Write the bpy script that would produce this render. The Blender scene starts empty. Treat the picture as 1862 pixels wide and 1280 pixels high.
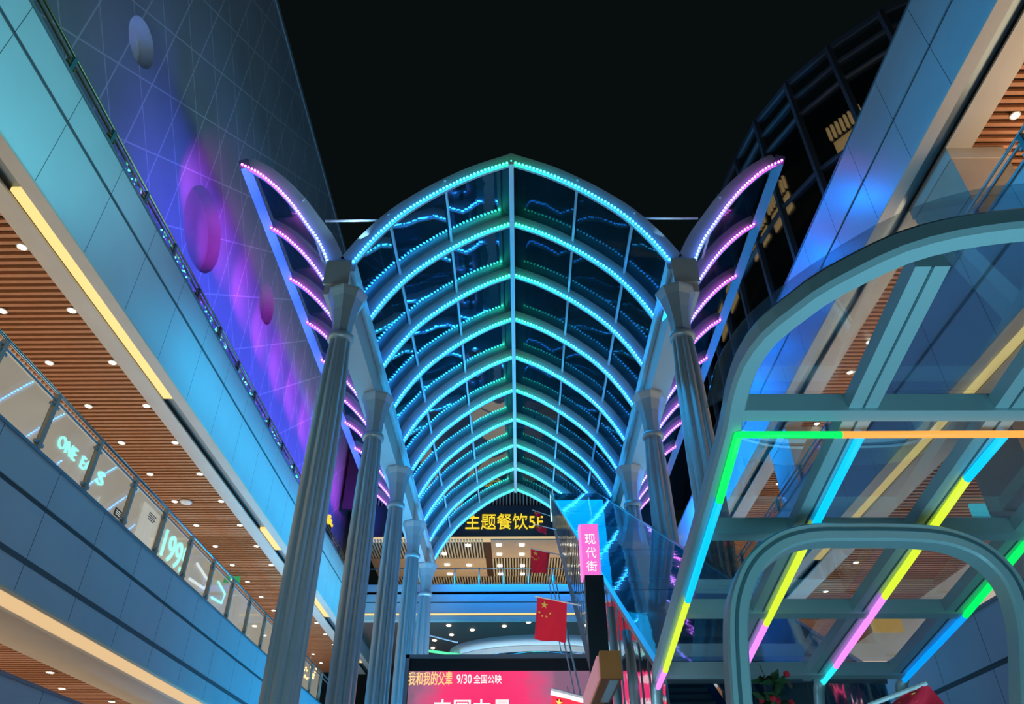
import bpy, math, random
from mathutils import Vector, Matrix
from mathutils.geometry import delaunay_2d_cdt
random.seed(7)
S = bpy.context.scene
COL = S.collection

# ------------------------------------------------------------------ camera
F = 1340.0; TH = math.radians(35.8); PSI = math.radians(0.555); CZ = 1.6
cam = bpy.data.cameras.new('camera'); cam.sensor_width = 36; cam.lens = F / 1862 * 36
cam.clip_start = .05; cam.clip_end = 500
co = bpy.data.objects.new('camera', cam); COL.objects.link(co)
co.location = (0, 0, CZ); co.rotation_euler = (math.pi / 2 + TH, 0, PSI)
S.camera = co
# ------------------------------------------------------------------ sky, exposure
S.view_settings.view_transform = 'Standard'; S.view_settings.look = 'None'
S.view_settings.gamma = 1; S.view_settings.use_curve_mapping = False
S.view_settings.exposure = 0.0
w = bpy.data.worlds.new('night_sky'); S.world = w; w.use_nodes = True
w.node_tree.nodes['Background'].inputs[0].default_value = (.55, .9, 1, 1)
w.node_tree.nodes['Background'].inputs[1].default_value = .0045
S.cycles.max_bounces = 8; S.cycles.transparent_max_bounces = 24
S.cycles.sample_clamp_indirect = 4; S.cycles.use_denoising = True
S.cycles.caustics_reflective = False; S.cycles.caustics_refractive = False

def light(name, kind, loc, energy, color, size=.3, sy=None, direction=None, spread=None):
    l = bpy.data.lights.new(name, kind); l.energy = energy; l.color = color
    if kind == 'AREA':
        l.size = size
        if sy: l.shape = 'RECTANGLE'; l.size_y = sy
        if spread: l.spread = math.radians(spread)
    else:
        l.shadow_soft_size = size
        if kind == 'SPOT': l.spot_size = math.radians(spread or 90); l.spot_blend = .8
    o = bpy.data.objects.new(name, l); COL.objects.link(o); o.location = loc
    if direction:                # long side of an area lamp runs along the street
        z = -Vector(direction).normalized(); y = Vector((0, 1, 0)) - z * z.y
        y = y.normalized() if y.length > .05 else Vector((0, 0, 1)); x = y.cross(z)
        o.rotation_euler = Matrix((x, y, z)).transposed().to_euler()
    return o
CX = -.17                     # centre line of the street canopy
ARCH = [15.08 + 2.571 * k for k in range(10)]
# area lights without fixtures, added beside the gutters to colour the balconies
light('gutter_fill', 'AREA', (CX - 5.35, 28.5, 15.0), 420, (.02, .60, 1), .35, 26, (-1, 0, -.65), 78)
light('gutter_fill', 'AREA', (CX + 5.35, 26.5, 15.0), 2600, (.0, .22, 1), .35, 21, (1, -.1, .2), 110)
for s in (-1, 1):
    light('street_fill', 'AREA', (CX + s * 4.6, 8.5, 15.6), 170 if s < 0 else 130, (.2, .85, 1) if s < 0 else (.02, .45, 1), .4, 9, (s, -.1, -.55), 140)  # added fill without fixture, brightens the near balcony fronts
    light('sky_gap_fill', 'AREA', (CX + s * 5.0, 24, 17.6), 700 if s < 0 else 130, (.36, .7, 1), .3, 30, (s, -.25, 1.3), 130)  # added in the gap to lift the tower walls; no lamp there
    # invented upward fill from the paving, without fixtures
    light('ground_fill', 'AREA', (s * 6.4, 22, .06), 2100, (.02, .55, 1), .4, 36, (-s * .25, -.1, 1), 150)
    light('ground_fill', 'AREA', (CX + s * 2.9, 25, .06), 3200, (.01, .42, 1), .3, 30, (s * .3, -.1, 1), 120)
    for i, y in enumerate(ARCH):   # added spots throwing the wing LEDs' violet and blue on the walls
        light('wing_led_fill', 'SPOT', (CX + s * 8.55, y + .3, 19.2), 650 if s < 0 else 22, (.85, .04, 1) if s < 0 else (.25, .2, 1), .12, None, (s * 1, .95, .8) if s < 0 else (1, .3, -.3), 72)
        light('wing_blue_fill', 'SPOT', (CX + s * 7.4, y + .3, 18.4), 780 if s < 0 else 240, (.08, .09, 1) if s < 0 else (.0, .2, 1), .15, None, (s * 1, .1, .15 if s < 0 else -.8), 150)
light('entrance_fill', 'AREA', (2.2, 2.6, .06), 330, (.32, .80, 1), 5, 5, (.05, .15, 1), 170)  # added fill from below for the entrance canopy beams
light('plaza_fill', 'AREA', (-2.2, 7.5, .06), 400, (.42, .74, .95), 2.5, 5, (.05, .75, 1), 130)  # added fill without fixture for column fronts and capitals
light('box_sign_fill', 'SPOT', (.55, 4.2, .8), 45, (1, .8, .65), .06, None, (.12, 1, .85), 36)  # added spot without fixture, warms the brown box front
light('flag_fill', 'SPOT', (-.6, 8.8, .3), 1900, (1, .82, .75), .1, None, (.12, .85, .7), 42)  # added spot without fixture, brightens the red flags
light('far_fill', 'AREA', (CX, 38.9, 15.6), 210, (.0, .28, 1), 8, .3, (0, .5, -1), 150)  # added blue fill for the far balcony panels
light('far_lower_fill', 'AREA', (0, 35, 6.8), 240, (1, .85, .65), 10, 2, (0, .45, 1), 150)  # added warm fill for the far lower hall and curved gallery
light('escalator_fill', 'AREA', (2.6, 14.5, 11.6), 80, (.0, .45, 1), 2, 9, (0, .1, -1), 150)  # this and the next are added blue fill for the escalator glass
light('escalator_fill', 'AREA', (2.4, 23, 15.6), 150, (.0, .38, 1), 2, 14, (.1, -.2, -1), 140)

# ------------------------------------------------------------------ pixel helpers (real planes in the place)
def ray(px, py):
    a = (px - 931) / F; b = (640 - py) / F
    y = math.cos(TH) - b * math.sin(TH); z = math.sin(TH) + b * math.cos(TH)
    c, s = math.cos(PSI), math.sin(PSI)
    return Vector((a * c - y * s, a * s + y * c, z))
O = Vector((0, 0, CZ))
def P(px, py, X=None, Y=None, Z=None):
    d = ray(px, py)
    t = X / d.x if X is not None else (Y / d.y if Y is not None else (Z - CZ) / d.z)
    return O + d * t
def PP(px, py, p0, n):
    d = ray(px, py); return O + d * ((Vector(p0) - O).dot(n) / d.dot(n))

# ------------------------------------------------------------------ materials
def mat(name, col, rough=.5, metal=0., emit=None, es=0., spec=.5):
    m = bpy.data.materials.new(name); m.use_nodes = True
    b = m.node_tree.nodes['Principled BSDF']
    b.inputs['Base Color'].default_value = (*col, 1); b.inputs['Roughness'].default_value = rough
    b.inputs['Metallic'].default_value = metal; b.inputs['Specular IOR Level'].default_value = spec
    if emit: b.inputs['Emission Color'].default_value = (*emit, 1); b.inputs['Emission Strength'].default_value = es
    return m
class N:
    def __init__(s, m): s.t = m.node_tree; s.b = s.t.nodes.get('Principled BSDF'); s.out = s.t.nodes['Material Output']
    def n(s, k, **kw):
        x = s.t.nodes.new(k)
        for a, v in kw.items(): setattr(x, a, v)
        return x
    def l(s, a, b): s.t.links.new(a, b)
    def math(s, op, a, b=None, c=None):
        x = s.n('ShaderNodeMath', operation=op)
        for i, v in enumerate((a, b, c)):
            if v is None: continue
            if isinstance(v, (int, float)): x.inputs[i].default_value = v
            else: s.l(v, x.inputs[i])
        return x.outputs[0]
    def xyz(s):
        g = s.n('ShaderNodeNewGeometry'); p = s.n('ShaderNodeSeparateXYZ'); s.l(g.outputs['Position'], p.inputs[0]); return p.outputs
    def ramp(s, fac, stops):
        r = s.n('ShaderNodeValToRGB'); e = r.color_ramp.elements
        while len(e) < len(stops): e.new(.5)
        for i, (p, c) in enumerate(stops): e[i].position = p; e[i].color = (*c, 1)
        s.l(fac, r.inputs[0]); return r.outputs[0]
    def mix(s, fac, a, b):
        x = s.n('ShaderNodeMix', data_type='RGBA')
        if isinstance(fac, (int, float)): x.inputs[0].default_value = fac
        else: s.l(fac, x.inputs[0])
        for i, v in ((6, a), (7, b)):
            if isinstance(v, tuple): x.inputs[i].default_value = (*v, 1)
            else: s.l(v, x.inputs[i])
        return x.outputs[2]
    def noise(s, scale, detail=3, vec=None):
        x = s.n('ShaderNodeTexNoise'); x.inputs['Scale'].default_value = scale; x.inputs['Detail'].default_value = detail
        g = s.n('ShaderNodeNewGeometry'); s.l(vec or g.outputs['Position'], x.inputs['Vector']); return x.outputs[0]
    def bump(s, h, st=.2, dist=.02):
        x = s.n('ShaderNodeBump'); x.inputs['Strength'].default_value = st; x.inputs['Distance'].default_value = dist
        s.l(h, x.inputs['Height']); s.l(x.outputs[0], s.b.inputs['Normal'])
def speckle(m, a, b, scale=2., st=.0):
    k = N(m); f = k.noise(scale); c = k.mix(f, a, b); k.l(c, k.b.inputs['Base Color'])
    if st: k.bump(f, st)
    return m
def line_mask(k, v, period, width, off=0.):
    f = k.math('FRACT', k.math('DIVIDE', k.math('ADD', v, 500 * period + off), period))
    return k.math('LESS_THAN', f, width / period)
def panelled(name, a, b, period, rough=.42, metal=.25):
    m = mat(name, a, rough, metal); k = N(m); p = k.xyz()
    ln = line_mask(k, p[1], period, .018, .4); c = k.mix(k.noise(.9, 4), a, b)
    c = k.mix(ln, c, (.05, .07, .08)); k.l(c, k.b.inputs['Base Color']); k.bump(ln, -.6, .02); return m
def glass(name, tint, refl=.5, rough=.02, bump=0., body=None, bfac=0.):
    m = bpy.data.materials.new(name); m.use_nodes = True; k = N(m); k.t.nodes.remove(k.b)
    tr = k.n('ShaderNodeBsdfTransparent'); tr.inputs[0].default_value = (*tint, 1)
    gl = k.n('ShaderNodeBsdfGlossy'); gl.inputs['Roughness'].default_value = rough; gl.inputs[0].default_value = (.9, .95, 1, 1)
    fr = k.n('ShaderNodeFresnel'); fr.inputs[0].default_value = 1.5
    if bump:
        bn = k.n('ShaderNodeBump'); bn.inputs['Strength'].default_value = bump; bn.inputs['Distance'].default_value = .05
        k.l(k.noise(1.3, 3), bn.inputs['Height']); k.l(bn.outputs[0], gl.inputs['Normal']); k.l(bn.outputs[0], fr.inputs['Normal'])
    base = tr.outputs[0]
    if body:
        df = k.n('ShaderNodeBsdfDiffuse'); df.inputs[0].default_value = (*body, 1)
        tl = k.n('ShaderNodeBsdfTranslucent'); tl.inputs[0].default_value = (*body, 1)
        m1 = k.n('ShaderNodeMixShader'); m1.inputs[0].default_value = .5; k.l(df.outputs[0], m1.inputs[1]); k.l(tl.outputs[0], m1.inputs[2])
        m2 = k.n('ShaderNodeMixShader'); m2.inputs[0].default_value = bfac; k.l(tr.outputs[0], m2.inputs[1]); k.l(m1.outputs[0], m2.inputs[2]); base = m2.outputs[0]
    mx = k.n('ShaderNodeMixShader'); k.l(k.math('MULTIPLY', fr.outputs[0], refl), mx.inputs[0])
    k.l(base, mx.inputs[1]); k.l(gl.outputs[0], mx.inputs[2]); k.l(mx.outputs[0], k.out.inputs[0]); return m
def emis(name, col, st): return mat(name, (.02, .02, .02), .5, 0, col, st)
M = {}
M['fascia'] = panelled('aluminium_panel', (.42, .46, .48), (.5, .54, .56), 1.92)
M['parapet'] = panelled('parapet_panel', (.36, .41, .45), (.46, .5, .53), 1.92, .5)
M['groove'] = mat('dark_groove', (.05, .07, .08), .6)
M['coping'] = mat('coping_metal', (.2, .25, .27), .35, .6)
M['soffit'] = speckle(mat('beige_soffit', (.5, .45, .38), .6), (.46, .42, .36), (.56, .51, .44), 1.5)
M['cove'] = emis('cove_light', (1, .72, .25), 1.1)
M['soffit_glow'] = emis('lit_soffit_glow', (1, .66, .32), .75)  # emission stands for the strongly lit soffit of the middle left balcony
M['wood'] = speckle(mat('wood_slat', (.42, .17, .075), .45), (.36, .14, .06), (.5, .22, .1), 6)
M['wooddark'] = mat('dark_void_board', (.05, .02, .012), .8)
M['cream'] = speckle(mat('cream_wall', (.62, .55, .45), .7), (.58, .52, .43), (.68, .6, .5), 1)
M['shop'] = None
M['rail'] = mat('brushed_rail', (.35, .4, .43), .28, .9)
M['railgold'] = mat('brass_rail', (.5, .42, .22), .3, .9)
M['post'] = mat('dark_rail_post', (.36, .33, .28), .45, .3)
M['tealpost'] = mat('teal_rail_post', (.05, .16, .17), .4, .5)
M['col'] = speckle(mat('silver_column', (.42, .52, .56), .36, .45), (.38, .48, .52), (.47, .56, .6), 1.5)
M['rib'] = mat('silver_rib_paint', (.42, .5, .52), .4, .2)
M['tip'] = mat('blue_grey_tip_paint', (.14, .19, .26), .45, .2)
M['ridge'] = mat('white_ridge', (.7, .7, .68), .45)
M['gutter'] = mat('grey_gutter_panel', (.42, .4, .4), .6)
M['roofglass'] = glass('dark_roof_glass', (.34, .46, .5), .2, .012, .025, (.08, .42, .55), .07)
M['railglass'] = glass('clear_rail_glass', (.93, .96, .95), .22)
M['canglass'] = glass('clear_canopy_glass', (.90, .95, .96), .55, .02, .03)
M['escglass'] = glass('blue_escalator_glass', (.35, .75, .9), 1.0, .03, .1, (.08, .5, .85), .6)  # blue body colour put in for reflections and lighting on the roof
M['sideglass'] = glass('ribbed_side_glass', (.45, .75, .85), .9, .06, .3, (.10, .5, .75), .42)
M['teal'] = mat('teal_painted_steel', (.36, .5, .53), .38, .25)
M['tealdark'] = mat('dark_teal_joint', (.06, .12, .14), .6)  # dark teal of the joint lines on rafters and portal
M['navy'] = mat('navy_truss', (.03, .07, .11), .45, .2)
M['black'] = mat('black_metal', (.008, .012, .016), .45)
M['white'] = mat('white_paint', (.7, .72, .74), .5)
M['red'] = mat('red_flag_cloth', (.85, .012, .045), .75)
M['yellow'] = mat('yellow_star_print', (.95, .62, .10), .7)
M['brown'] = speckle(mat('brown_board', (.38, .13, .03), .55), (.33, .11, .028), (.42, .15, .035), 8)
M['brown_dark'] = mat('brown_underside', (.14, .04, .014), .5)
M['steelgrey'] = mat('grey_steel', (.3, .34, .38), .35, .5)
M['text_yellow'] = emis('yellow_letter_light', (1, .72, .03), 1.0)
M['text_white'] = emis('white_letter_light', (.95, 1, 1), 1.0)
M['text_cyan'] = emis('cyan_letter_light', (.38, 1, .95), 1.3)
M['text_gold'] = emis('gold_letter_print', (1, .66, .24), 1.15)
M['pinkbox'] = emis('pink_lightbox', (1, .17, .72), .95)
M['down'] = emis('downlight_glow', (1, .82, .55), 14.)
M['downcool'] = emis('ceiling_lamp_glow', (1, .9, .7), 5.)
M['trimring'] = mat('downlight_ring', (.6, .55, .48), .4)
M['teal_led'] = emis('teal_fairy_bulb', (.1, .95, .85), 5.)
M['towerglass'] = glass('black_tower_glass', (.6, .64, .66), .6, .03, .02)
M['mullion'] = mat('dark_mullion', (.17, .19, .21), .5, .2)
M['warmroom'] = emis('warm_room_light', (1, .58, .22), .8)
M['darkband'] = mat('dark_sign_band', (.03, .05, .075), .45)
M['louvre'] = mat('pale_louvre', (.5, .5, .42), .5)
M['beige'] = speckle(mat('beige_stone', (.5, .4, .3), .7), (.44, .35, .26), (.56, .46, .36), 2)
M['foliage'] = mat('dark_leaf', (.03, .09, .03), .6)
M['ground'] = speckle(mat('paving_stone', (.25, .25, .25), .5), (.2, .2, .2), (.3, .3, .29), 1.2)
M['darkback'] = mat('dark_facade', (.012, .016, .02), .6)

# shop fronts: a lit glass front, cream, with slow change of brightness along it
m = mat('lit_shop_front', (.3, .28, .25), .4); k = N(m)
c = k.mix(k.noise(.45, 2), (.42, .34, .26), (.62, .58, .50)); k.l(c, k.b.inputs['Emission Color']); k.b.inputs['Emission Strength'].default_value = .62; M['shop'] = m
# tower wall: big triangular panels
m = mat('tower_panel', (.2, .22, .24), .5, .1); k = N(m); p = k.xyz()
a = line_mask(k, k.math('SUBTRACT', p[2], k.math('MULTIPLY', p[1], .8)), 2.6, .06); b = line_mask(k, k.math('ADD', p[2], p[1]), 2.6, .06, 1.0)
c2 = line_mask(k, p[1], 1.44, .05); ln = k.math('MAXIMUM', k.math('MAXIMUM', a, b), c2)
col = k.mix(k.noise(.5, 3), (.14, .165, .18), (.21, .235, .25)); col = k.mix(k.math('MULTIPLY', ln, .7), col, (.42, .44, .46))
k.l(col, k.b.inputs['Base Color']); k.bump(ln, -.8, .04); M['tower'] = m
# LED dots: colour runs along each rib, as the controller drives it
def led(name, x0, x1, stops, st):
    m = emis(name, (1, 1, 1), st); k = N(m); p = k.xyz()
    f = k.math('DIVIDE', k.math('SUBTRACT', k.math('ABSOLUTE', k.math('SUBTRACT', p[0], CX)), x0), x1 - x0)
    k.l(k.ramp(f, stops), k.b.inputs['Emission Color']); return m
M['led_vault'] = led('vault_led', 0, 4.3, [(0, (.010, .40, .17)), (.22, (.010, .32, .34)), (.5, (.010, .23, .48)), (1, (.010, .155, .6))], 44)
M['led_wing'] = led('wing_led', 5.0, 8.3, [(0, (.06, .15, .6)), (.3, (.13, .10, .55)), (.7, (.40, .07, .5)), (1, (.5, .06, .42))], 27)
# LED screen picture: red-pink sheet, mauve towards the left edge and top right
m = emis('screen_picture', (1, .05, .2), 1.0); k = N(m); p = k.xyz()
d1 = k.math('MULTIPLY', k.math('ADD', p[0], 1.0), .42); d2 = k.math('MULTIPLY', k.math('SUBTRACT', p[2], 5.2), .3)
r = k.math('SQRT', k.math('ADD', k.math('MULTIPLY', d1, d1), k.math('MULTIPLY', d2, d2)))
r = k.math('ADD', r, k.math('MULTIPLY', k.math('SUBTRACT', k.noise(1.8, 5), .5), .45))
k.l(k.ramp(r, [(0, (1, .02, .14)), (.6, (.97, .04, .18)), (.9, (.45, .12, .24)), (1, (.25, .12, .2))]), k.b.inputs['Emission Color']); M['screen'] = m

# ------------------------------------------------------------------ mesh builder
class MB:
    def __init__(s): s.v = []; s.f = []; s.mi = []; s.cur = 0
    def add(s, vs, fs):
        o = len(s.v); s.v += [tuple(v) for v in vs]; s.f += [tuple(i + o for i in f) for f in fs]; s.mi += [s.cur] * len(fs); return s
    def box(s, x0, x1, y0, y1, z0, z1):
        vs = [(x, y, z) for z in (z0, z1) for y in (y0, y1) for x in (x0, x1)]
        return s.add(vs, [(0, 2, 3, 1), (4, 5, 7, 6), (0, 1, 5, 4), (2, 6, 7, 3), (0, 4, 6, 2), (1, 3, 7, 5)])
    def bar(s, p, q, w, h, up=(0, 0, 1)):
        p, q = Vector(p), Vector(q); t = (q - p).normalized(); up = Vector(up)
        sd = t.cross(up); sd = sd.normalized() if sd.length > 1e-5 else Vector((1, 0, 0)); u = sd.cross(t)
        vs = [c + sd * a * w / 2 + u * b * h / 2 for c in (p, q) for a, b in ((-1, -1), (1, -1), (1, 1), (-1, 1))]
        return s.add(vs, [(3, 2, 1, 0), (4, 5, 6, 7), (0, 1, 5, 4), (1, 2, 6, 5), (2, 3, 7, 6), (3, 0, 4, 7)])
    def sweep(s, pts, sec, axis, closed=False):   # sec: (a along axis, b along normal)
        pts = [Vector(p) for p in pts]; ax = Vector(axis).normalized(); n = len(sec); vs = []; L = len(pts)
        for i, p in enumerate(pts):
            t = (pts[min(i + 1, L - 1)] - pts[max(i - 1, 0)]).normalized(); nm = ax.cross(t).normalized()
            vs += [p + ax * a + nm * b for a, b in sec]
        fs = [(i * n + j, i * n + (j + 1) % n, (i + 1) * n + (j + 1) % n, (i + 1) * n + j) for i in range(L - 1) for j in range(n)]
        fs += [tuple(range(n - 1, -1, -1)), tuple(range((L - 1) * n, L * n))]
        return s.add(vs, fs)
    def tube(s, pts, r, n=8):
        pts = [Vector(p) for p in pts]; L = len(pts); vs = []; ref = None
        for i, p in enumerate(pts):
            t = (pts[min(i + 1, L - 1)] - pts[max(i - 1, 0)]).normalized()
            if ref is None: ref = Vector((0, 0, 1)) if abs(t.z) < .9 else Vector((1, 0, 0))
            a = t.cross(ref).normalized(); b = a.cross(t); ref = b
            vs += [p + a * r * math.cos(6.2832 * j / n) + b * r * math.sin(6.2832 * j / n) for j in range(n)]
        fs = [(i * n + j, i * n + (j + 1) % n, (i + 1) * n + (j + 1) % n, (i + 1) * n + j) for i in range(L - 1) for j in range(n)]
        fs += [tuple(range(n - 1, -1, -1)), tuple(range((L - 1) * n, L * n))]
        return s.add(vs, fs)
    def prism(s, poly, vec):
        n = len(poly); v = Vector(vec); a = [Vector(p) for p in poly]
        return s.add(a + [p + v for p in a], [tuple(range(n - 1, -1, -1)), tuple(range(n, 2 * n))] + [(i, (i + 1) % n, n + (i + 1) % n, n + i) for i in range(n)])
    def lathe(s, prof, c=(0, 0, 0), n=32, shape=None):
        vs = []; L = len(prof)
        for r, z in prof:
            for j in range(n):
                a = 6.283185 * j / n; q = r * (shape(a) if shape else 1); vs.append((c[0] + q * math.cos(a), c[1] + q * math.sin(a), c[2] + z))
        fs = [(i * n + j, i * n + (j + 1) % n, (i + 1) * n + (j + 1) % n, (i + 1) * n + j) for i in range(L - 1) for j in range(n)]
        fs += [tuple(range(n - 1, -1, -1)), tuple(range((L - 1) * n, L * n))]
        return s.add(vs, fs)
    def ico(s, c, r):
        g = 1.618; q = r / 1.902; x, y, z = c
        vs = [(x + a * q, y + b * q, z + d * q) for a, b, d in ((-1, g, 0), (1, g, 0), (-1, -g, 0), (1, -g, 0), (0, -1, g), (0, 1, g), (0, -1, -g), (0, 1, -g), (g, 0, -1), (g, 0, 1), (-g, 0, -1), (-g, 0, 1))]
        return s.add(vs, [(0, 11, 5), (0, 5, 1), (0, 1, 7), (0, 7, 10), (0, 10, 11), (1, 5, 9), (5, 11, 4), (11, 10, 2), (10, 7, 6), (7, 1, 8), (3, 9, 4), (3, 4, 2), (3, 2, 6), (3, 6, 8), (3, 8, 9), (4, 9, 5), (2, 4, 11), (6, 2, 10), (8, 6, 7), (9, 8, 1)])
    def build(s, name, ms, parent=None, smooth=False, label=None, cat=None, group=None, kind=None):
        me = bpy.data.meshes.new(name); me.from_pydata(s.v, [], s.f)
        for m in (ms if isinstance(ms, list) else [ms]): me.materials.append(m)
        if any(s.mi): me.polygons.foreach_set('material_index', s.mi)
        if smooth: me.polygons.foreach_set('use_smooth', [True] * len(me.polygons))
        me.update()
        o = bpy.data.objects.new(name, me); COL.objects.link(o)
        if parent: o.parent = parent; o.matrix_parent_inverse = parent.matrix_world.inverted()
        tag(o, label, cat, group, kind); return o
def tag(o, label=None, cat=None, group=None, kind=None):
    for a, v in (('label', label), ('category', cat), ('group', group), ('kind', kind)):
        if v: o[a] = v
    return o
def thing(name, label, cat, loc=(0, 0, 0), group=None):
    o = bpy.data.objects.new(name, None); COL.objects.link(o); o.location = loc; o.empty_display_size = .2
    o.matrix_world = Matrix.Translation(Vector(loc)); return tag(o, label, cat, group)
def copy_tree(o, parent=None, delta=(0, 0, 0)):
    c = o.copy(); COL.objects.link(c)
    if parent: c.parent = parent
    else: c.location = o.location + Vector(delta)
    for ch in list(o.children): copy_tree(ch, c)
    return c
def text(name, body, size, mtl, parent, origin, right, up, extrude=.02, width=None, height=None, label=None, cat=None, bold=0.):
    cu = bpy.data.curves.new(name, 'FONT'); cu.body = body; cu.size = 1; cu.extrude = .03; cu.offset = bold
    o = bpy.data.objects.new(name + '_src', cu); COL.objects.link(o)
    me = bpy.data.meshes.new_from_object(o.evaluated_get(bpy.context.evaluated_depsgraph_get()))
    bpy.data.objects.remove(o); bpy.data.curves.remove(cu)
    xs = [v.co.x for v in me.vertices]; ys = [v.co.y for v in me.vertices]
    x0, x1, y0, y1 = min(xs), max(xs), min(ys), max(ys)
    sx = width / (x1 - x0) if width else size; sy = height / (y1 - y0) if height else (size if not width else sx)
    R, U = Vector(right).normalized(), Vector(up).normalized(); W = R.cross(U)
    for v in me.vertices:
        v.co = Vector(origin) + R * (v.co.x - x0) * sx + U * (v.co.y - y0) * sy + W * (v.co.z / .03 * extrude)
    me.name = name; me.materials.clear(); me.materials.append(mtl)
    ob = bpy.data.objects.new(name, me); COL.objects.link(ob)
    if parent: ob.parent = parent; ob.matrix_parent_inverse = parent.matrix_world.inverted()
    return tag(ob, label, cat)
ORD = ['first', 'second', 'third', 'fourth', 'fifth', 'sixth', 'seventh', 'eighth', 'ninth', 'tenth', 'eleventh', 'twelfth', 'thirteenth', 'fourteenth', 'fifteenth', 'sixteenth', 'seventeenth', 'eighteenth', 'nineteenth', 'twentieth', 'twenty-first', 'twenty-second', 'twenty-third', 'twenty-fourth']

# ------------------------------------------------------------------ ground
MB().box(-30, 34, -8, 60, -.3, 0).build('floor', M['ground'], kind='structure')

# ------------------------------------------------------------------ balconies (long storeys along the street)
def balcony(name, label, s, X, y0, y1, top, groove, bot, sof_w, segs, extra=None, mat_=None, deep=12.45, slot=(.3, .62), cove='cove'):
    t = thing(name, label, 'balcony', (s * X, (y0 + y1) / 2, bot))
    m = mat_ or M['fascia']
    def bx(a, b, z0, z1, yy0=y0, yy1=y1):
        q = MB(); xa, xb = sorted((s * a, s * b)); q.box(xa, xb, yy0, yy1, z0, z1); return q
    bx(X, X + .25, bot, groove - .05).build('lower_panel', m, t)
    bx(X, X + .25, groove + .05, top - .06).build('upper_panel', m, t)
    bx(X + .03, X + .25, groove - .05, groove + .05).build('groove', M['groove'], t)
    bx(X - .03, X + .3, top - .06, top).build('coping', M['coping'], t)
    if extra: bx(X - .012, X + .02, extra - .05, extra + .05).build('trim', M['groove'], t)
    # slab behind the parapet, its edge strip of soffit with the light slot
    bx(X + .25, deep, top - 1.15, top - .95).build('slab', M['cream'], t)
    a, b = X + slot[0], X + slot[1]
    bx(X, a, bot - .05, bot).build('soffit_edge', M['soffit'], t)
    bx(b, X + sof_w, bot - .05, bot).build('soffit', M['soffit'], t)
    bx(a, b, bot + .10, bot + .14).build('slot_bed', M['coping'], t)
    for ya, yb in segs: bx(a + .02, b - .02, bot - .0, bot + .09, ya, yb).build('light_strip', M[cove], t)
    return t
def slat_ceiling(name, s, xa, xb, y0, y1, z, pitch=.2):
    q = MB(); a, b = sorted((s * xa, s * xb)); q.cur = 1; q.box(a, b, y0, y1, z + .12, z + .16); q.cur = 0
    y = y0
    while y < y1 - .1: q.box(a, b, y, y + .095, z, z + .09); y += pitch
    return q.build(name, [M['wood'], M['wooddark']], kind='structure')
def glass_railing(name, label, s, X, ys, z0, z1, post, rail, top_r=.035, clamps=True, gap=.03):
    t = thing(name, label, 'railing', (s * X, ys[0], z0)); x = s * X
    MB().tube([(x, ys[0] - .5, z1), (x, ys[-1] + .5, z1)], top_r, 10).build('handrail', rail, t, True)
    MB().bar((x, ys[0] - .5, z1 - .17), (x, ys[-1] + .5, z1 - .17), .04, .05).build('mid_rail', rail, t)
    for y in ys:
        po = MB().box(x - .05, x + .05, y - .05, y + .05, z0, z1 - .04).build('post', post, t)
        if clamps:
            q = MB(); q.box(x - .03, x + .03, y - .14, y + .14, z1 - .30, z1 - .24); q.box(x - .03, x + .03, y - .14, y + .14, z0 + .14, z0 + .2); q.build('clamp', rail, po)
    for a, b in zip(ys[:-1], ys[1:]): MB().box(x - .008, x + .008, a + .07, b - .07, z0 + .06, z1 - .22).build('glass_pane', M['railglass'], t)
    return t
YB = 40.0
# left side: storeys at three levels
balcony('balcony', 'upper left balcony with teal-lit panels, yellow light slot and slatted wood ceiling under it', -1, 9, 1, YB + 9, 14.9, 13.98, 12.25, 1.07, [(9.43, 16.84), (25.9, 28), (32.7, 37), (43, 46.3)])
balcony('balcony', 'middle left balcony with blue-grey panels and glass railing on top', -1, 9, 1, YB + 9, 8.2, 7.37, 5.85, 2.2, [(3, 46)], 6.36, M['parapet'], slot=(.12, .8), cove='soffit_glow')
balcony('balcony', 'lowest left balcony at the bottom left corner of the view', -1, 9, 1, YB + 9, 4.6, 3.9, 2.6, 1.1, [(5, 20)], None, M['parapet'])
slat_ceiling('ceiling', -1, 10.07, 12.5, 3, YB + 8.8, 12.25)
slat_ceiling('ceiling.001', -1, 11.2, 14.0, 6, YB + 8.8, 5.85)
# right side
balcony('balcony', 'upper right balcony with blue-lit panels beside the right wing canopy', 1, 9, -2, YB + 9, 17.95, 16.4, 15.03, 1.2, [])
balcony('balcony', 'middle right balcony with teal panels seen through the glass entrance canopy', 1, 9, -2, YB + 9, 12.0, 11.1, 9.96, 1.3, [(9, 23)])
balcony('balcony', 'lowest right balcony of grey stone panels at the lower right corner', 1, 9, -2, YB + 9, 6.0, 4.95, 3.2, 1.3, [], None, M['parapet'])
slat_ceiling('ceiling.002', 1, 10.2, 14.5, 2, YB + 8.8, 15.03)
slat_ceiling('ceiling.003', 1, 10.3, 14.5, 2, YB + 8.8, 9.96)
# shop fronts at the back of the galleries
MB().box(-12.8, -12.5, 1, YB + 9, 6.6, 12.4).build('wall_left', M['shop'], kind='structure')
MB().box(-14.2, -14.0, 1, YB + 9, .0, 5.95).build('wall_left.001', M['shop'], kind='structure')
MB().box(14.5, 14.8, 1, YB + 9, 10.9, 15.2).build('wall_right', M['shop'], kind='structure')
MB().box(14.5, 14.8, 1, YB + 9, 4.9, 10.1).build('wall_right.001', M['shop'], kind='structure')
# upward area lights added for shop-window light on the wood ceilings
for x, z, e in ((-11.3, 8.0, 480), (11.6, 11.8, 950), (11.9, 6.2, 800), (-12.2, 3.9, 240)):
    light('gallery_fill', 'AREA', (x, 24, z), e, (1, .72, .45), 1.2, 40, (0, 0, 1), 170)
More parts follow.
